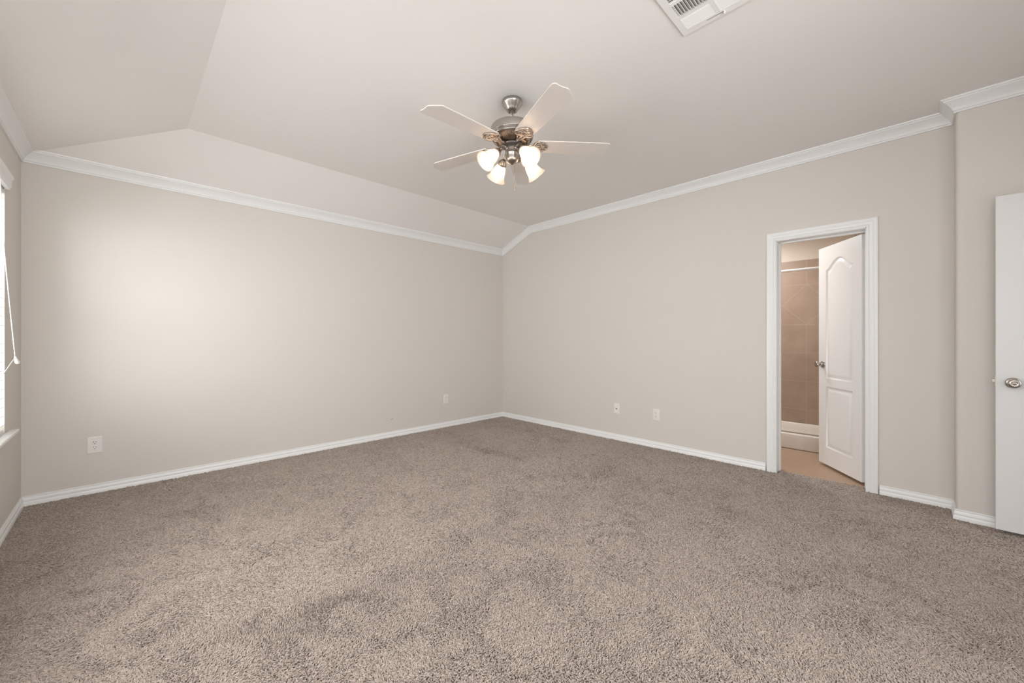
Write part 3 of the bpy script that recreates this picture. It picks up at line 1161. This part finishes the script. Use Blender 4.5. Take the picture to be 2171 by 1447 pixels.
def bulb_mesh():
    mb = MB()
    mb.lathe([(0.010, 0.022), (0.0115, 0.036), (0.016, 0.050), (0.021, 0.062), (0.0235, 0.074), (0.0225, 0.086), (0.0175, 0.096), (0.009, 0.102), (0.001, 0.1035)], 24, SM)
    return mb


arm0 = None
view_az = math.degrees(YAW) + 180         # direction from the fan towards the camera
for i, az in enumerate((view_az + 34, view_az + 34 + 90, view_az + 34 + 180, view_az + 34 + 270)):
    if arm0 is None:
        arm0 = light_arm_mesh().build('light_arm', M['nickel'], fan)
        subs = [socket_mesh().build('socket_cup', M['bronze'], arm0), shade_mesh().build('lamp_shade', M['shade'], arm0), bulb_mesh().build('light_bulb', M['bulb'], arm0)]
        arm = arm0
    else:
        arm = arm0.copy()
        C.objects.link(arm)
        for s in subs:
            c = s.copy()
            c.parent = arm
            C.objects.link(c)
    arm.rotation_euler = (0, 0, math.radians(az))

# pull chains
for (dx, dy, zend, kn) in ((0.010, -0.012, 2.150, True), (0.004, -0.016, 2.262, False)):
    mb = MB()
    z = fl(2.296)
    mb.tube([(dx, dy, z), (dx, dy, fl(zend))], 0.0010, 6)
    k = 0
    while z > fl(zend):
        z -= 0.009
        mb.lathe([(0.0002, z - 0.0016), (0.0016, z), (0.0002, z + 0.0016)], 6, Matrix.Translation((dx, dy, 0)))
    pc = mb.build('pull_chain', M['nickel'], fan)
    mb = MB()
    zz = fl(zend)
    if kn:
        mb.lathe([(0.0015, zz + 0.004), (0.0045, zz - 0.004), (0.0062, zz - 0.016), (0.0062, zz - 0.028), (0.0045, zz - 0.038), (0.0048, zz - 0.042), (0.002, zz - 0.044)], 16, Matrix.Translation((dx, dy, 0)), cap0=True, cap1=True)
    else:
        mb.lathe([(0.001, zz + 0.003), (0.003, zz), (0.003, zz - 0.006), (0.001, zz - 0.008)], 12, Matrix.Translation((dx, dy, 0)), cap0=True, cap1=True)
    mb.build('pull_knob', M['bronze'], pc)

# ------------------------------------------------------------------ carpet pile
rng = np.random.default_rng(11)
F2 = np.array([math.cos(YAW), math.sin(YAW)])
R2 = np.array([math.sin(YAW), -math.cos(YAW)])


def field(seed, lam0, lam1, n=26):
    """Smooth random field on the floor, roughly unit variance."""
    r = np.random.default_rng(seed)
    lam = np.exp(r.uniform(math.log(lam0), math.log(lam1), n))
    a = r.uniform(0, 2 * PI, n)
    ph = r.uniform(0, 2 * PI, n)
    kx, ky = 2 * PI / lam * np.cos(a), 2 * PI / lam * np.sin(a)

    def f(x, y):
        s = np.zeros_like(x)
        for i in range(n):
            s += np.sin(kx[i] * x + ky[i] * y + ph[i])
        return s * math.sqrt(2.0 / n)
    return f


def grid_points(s):
    nx, ny = int((4.125 - XL) / s), int((YB - YF) / s)
    ix, iy = np.meshgrid(np.arange(nx), np.arange(ny), indexing='ij')
    x = XL + (ix.ravel() + rng.uniform(-0.05, 1.05, nx * ny)) * s
    y = YF + (iy.ravel() + rng.uniform(-0.05, 1.05, nx * ny)) * s
    d = x * F2[0] + y * F2[1]
    l = x * R2[0] + y * R2[1]
    inside = (x > XL + 0.016) & (y < YB - 0.016) & (((x < XR - 0.016) & ((y > YJ + 0.016) | (x < XJ - 0.016))) | ((y > D0 + 0.02) & (y < D1 - 0.02) & (x < 4.12)))
    seen = (np.abs(l) < 1.30 * d + 0.5) & (d > 0.9)
    return x[inside], y[inside], d[inside], seen[inside]


ZONES = ((0.0, 2.05, 0.0042), (2.05, 3.1, 0.0052), (3.1, 9.0, 0.0068))
xs_, ys_, ss_ = [], [], []
for d0, d1, s in ZONES:
    x, y, d, seen = grid_points(s)
    dd = d + rng.normal(0, 0.10, len(d))
    k = seen & (dd >= d0) & (dd < d1)
    xs_.append(x[k]); ys_.append(y[k]); ss_.append(np.full(k.sum(), s))
x, y, d, seen = grid_points(0.011)
k = ~seen
xs_.append(x[k]); ys_.append(y[k]); ss_.append(np.full(k.sum(), 0.011))
X = np.concatenate(xs_); Y = np.concatenate(ys_); S = np.concatenate(ss_)
NT = len(X)
f1, f2, f3, f4 = field(1, 0.35, 1.6), field(2, 0.35, 1.6), field(3, 0.12, 0.7), field(4, 0.05, 0.16)
phi = math.pi * 0.8 * f1(X, Y) + 0.5 * f4(X, Y) + rng.normal(0, 1.0, NT)
# tracks where the pile stands up (footmarks, the edge of a vacuumed swath); the swath itself lies flatter
tracks = [([(2.85, 4.05), (2.68, 3.49), (2.68, 2.99), (2.72, 2.69)], 0.11, 0.24), ([(3.55, 3.77), (3.62, 3.33), (3.52, 2.81)], 0.09, 0.20),
          ([(1.86, 1.87), (1.41, 1.80), (1.01, 1.76), (0.76, 1.79), (0.58, 1.83)], 0.10, 0.20), ([(0.48, 1.72), (0.37, 1.86), (0.24, 1.93), (0.09, 2.08)], 0.10, 0.22),
          ([(2.45, 2.26), (3.03, 1.85), (3.11, 1.46)], 0.09, 0.16), ([(0.27, 3.45), (0.50, 3.32), (0.74, 3.37)], 0.07, 0.18),
          ([(2.99, 1.06), (2.78, 0.59)], 0.10, 0.14), ([(2.60, 0.28), (2.55, 0.07)], 0.08, 0.12)]
standing = np.zeros(NT)
for pl, wd, am in tracks:
    dist = np.full(NT, 9.0)
    for (ax_, ay_), (bx_, by_) in zip(pl, pl[1:]):
        ex, ey = bx_ - ax_, by_ - ay_
        tt = np.clip(((X - ax_) * ex + (Y - ay_) * ey) / (ex * ex + ey * ey), 0, 1)
        dist = np.minimum(dist, np.hypot(X - ax_ - tt * ex, Y - ay_ - tt * ey))
    wob = wd * (1 + 0.35 * f3(X, Y))
    standing = np.maximum(standing, 1.6 * am * np.exp(-(dist / np.maximum(wob, 0.02)) ** 2))
swath = 1 / (1 + np.exp(-(Y - 1.90 - 0.18 * np.maximum(X - 1.8, 0) - 0.03 * f3(X, Y)) / 0.03))
lean = np.clip(0.68 + 0.13 * swath + 0.045 * f2(X, Y) + 0.05 * f3(X, Y) - standing + rng.normal(0, 0.09, NT), 0.25, 1.0)
curl = rng.normal(0, 1.3, NT)
g = S / 0.0042
ln = (0.0140 + 0.004 * rng.random(NT)) * np.sqrt(g)
hgt = (0.0125 + 0.0025 * rng.normal(0, 1, NT)) * (1.05 - 0.45 * lean)
NP = 5
P = np.zeros((NT, NP, 3), np.float32)
px, py = X.copy(), Y.copy()
P[:, 0, 0], P[:, 0, 1], P[:, 0, 2] = px, py, ZB - 0.001
for j in range(1, NP):
    t = j / (NP - 1)
    a = phi + curl * (t - 0.4)
    step = ln / (NP - 1) * lean * (0.5 + 0.9 * t)
    px = px + np.cos(a) * step
    py = py + np.sin(a) * step
    P[:, j, 0], P[:, j, 1] = px, py
    P[:, j, 2] = ZB + hgt * (1 - (1 - t) ** (1.2 + 0.9 * lean))
rad = np.repeat((S * 0.40 * (0.85 + 0.3 * rng.random(NT)))[:, None], NP, 1)
rad[:, -1] *= 0.75
hc = bpy.data.hair_curves.new('carpet_pile')
hc.add_curves([NP] * NT)
hc.attributes['position'].data.foreach_set('vector', P.ravel())
ra = hc.attributes.get('radius') or hc.attributes.new('radius', 'FLOAT', 'POINT')
ra.data.foreach_set('value', rad.astype(np.float32).ravel())
hc.materials.append(M['yarn'])
pile = bpy.data.objects.new('carpet_pile', hc)
C.objects.link(pile)
pile.parent = floor
pile['kind'] = 'stuff'
print('tufts', NT)
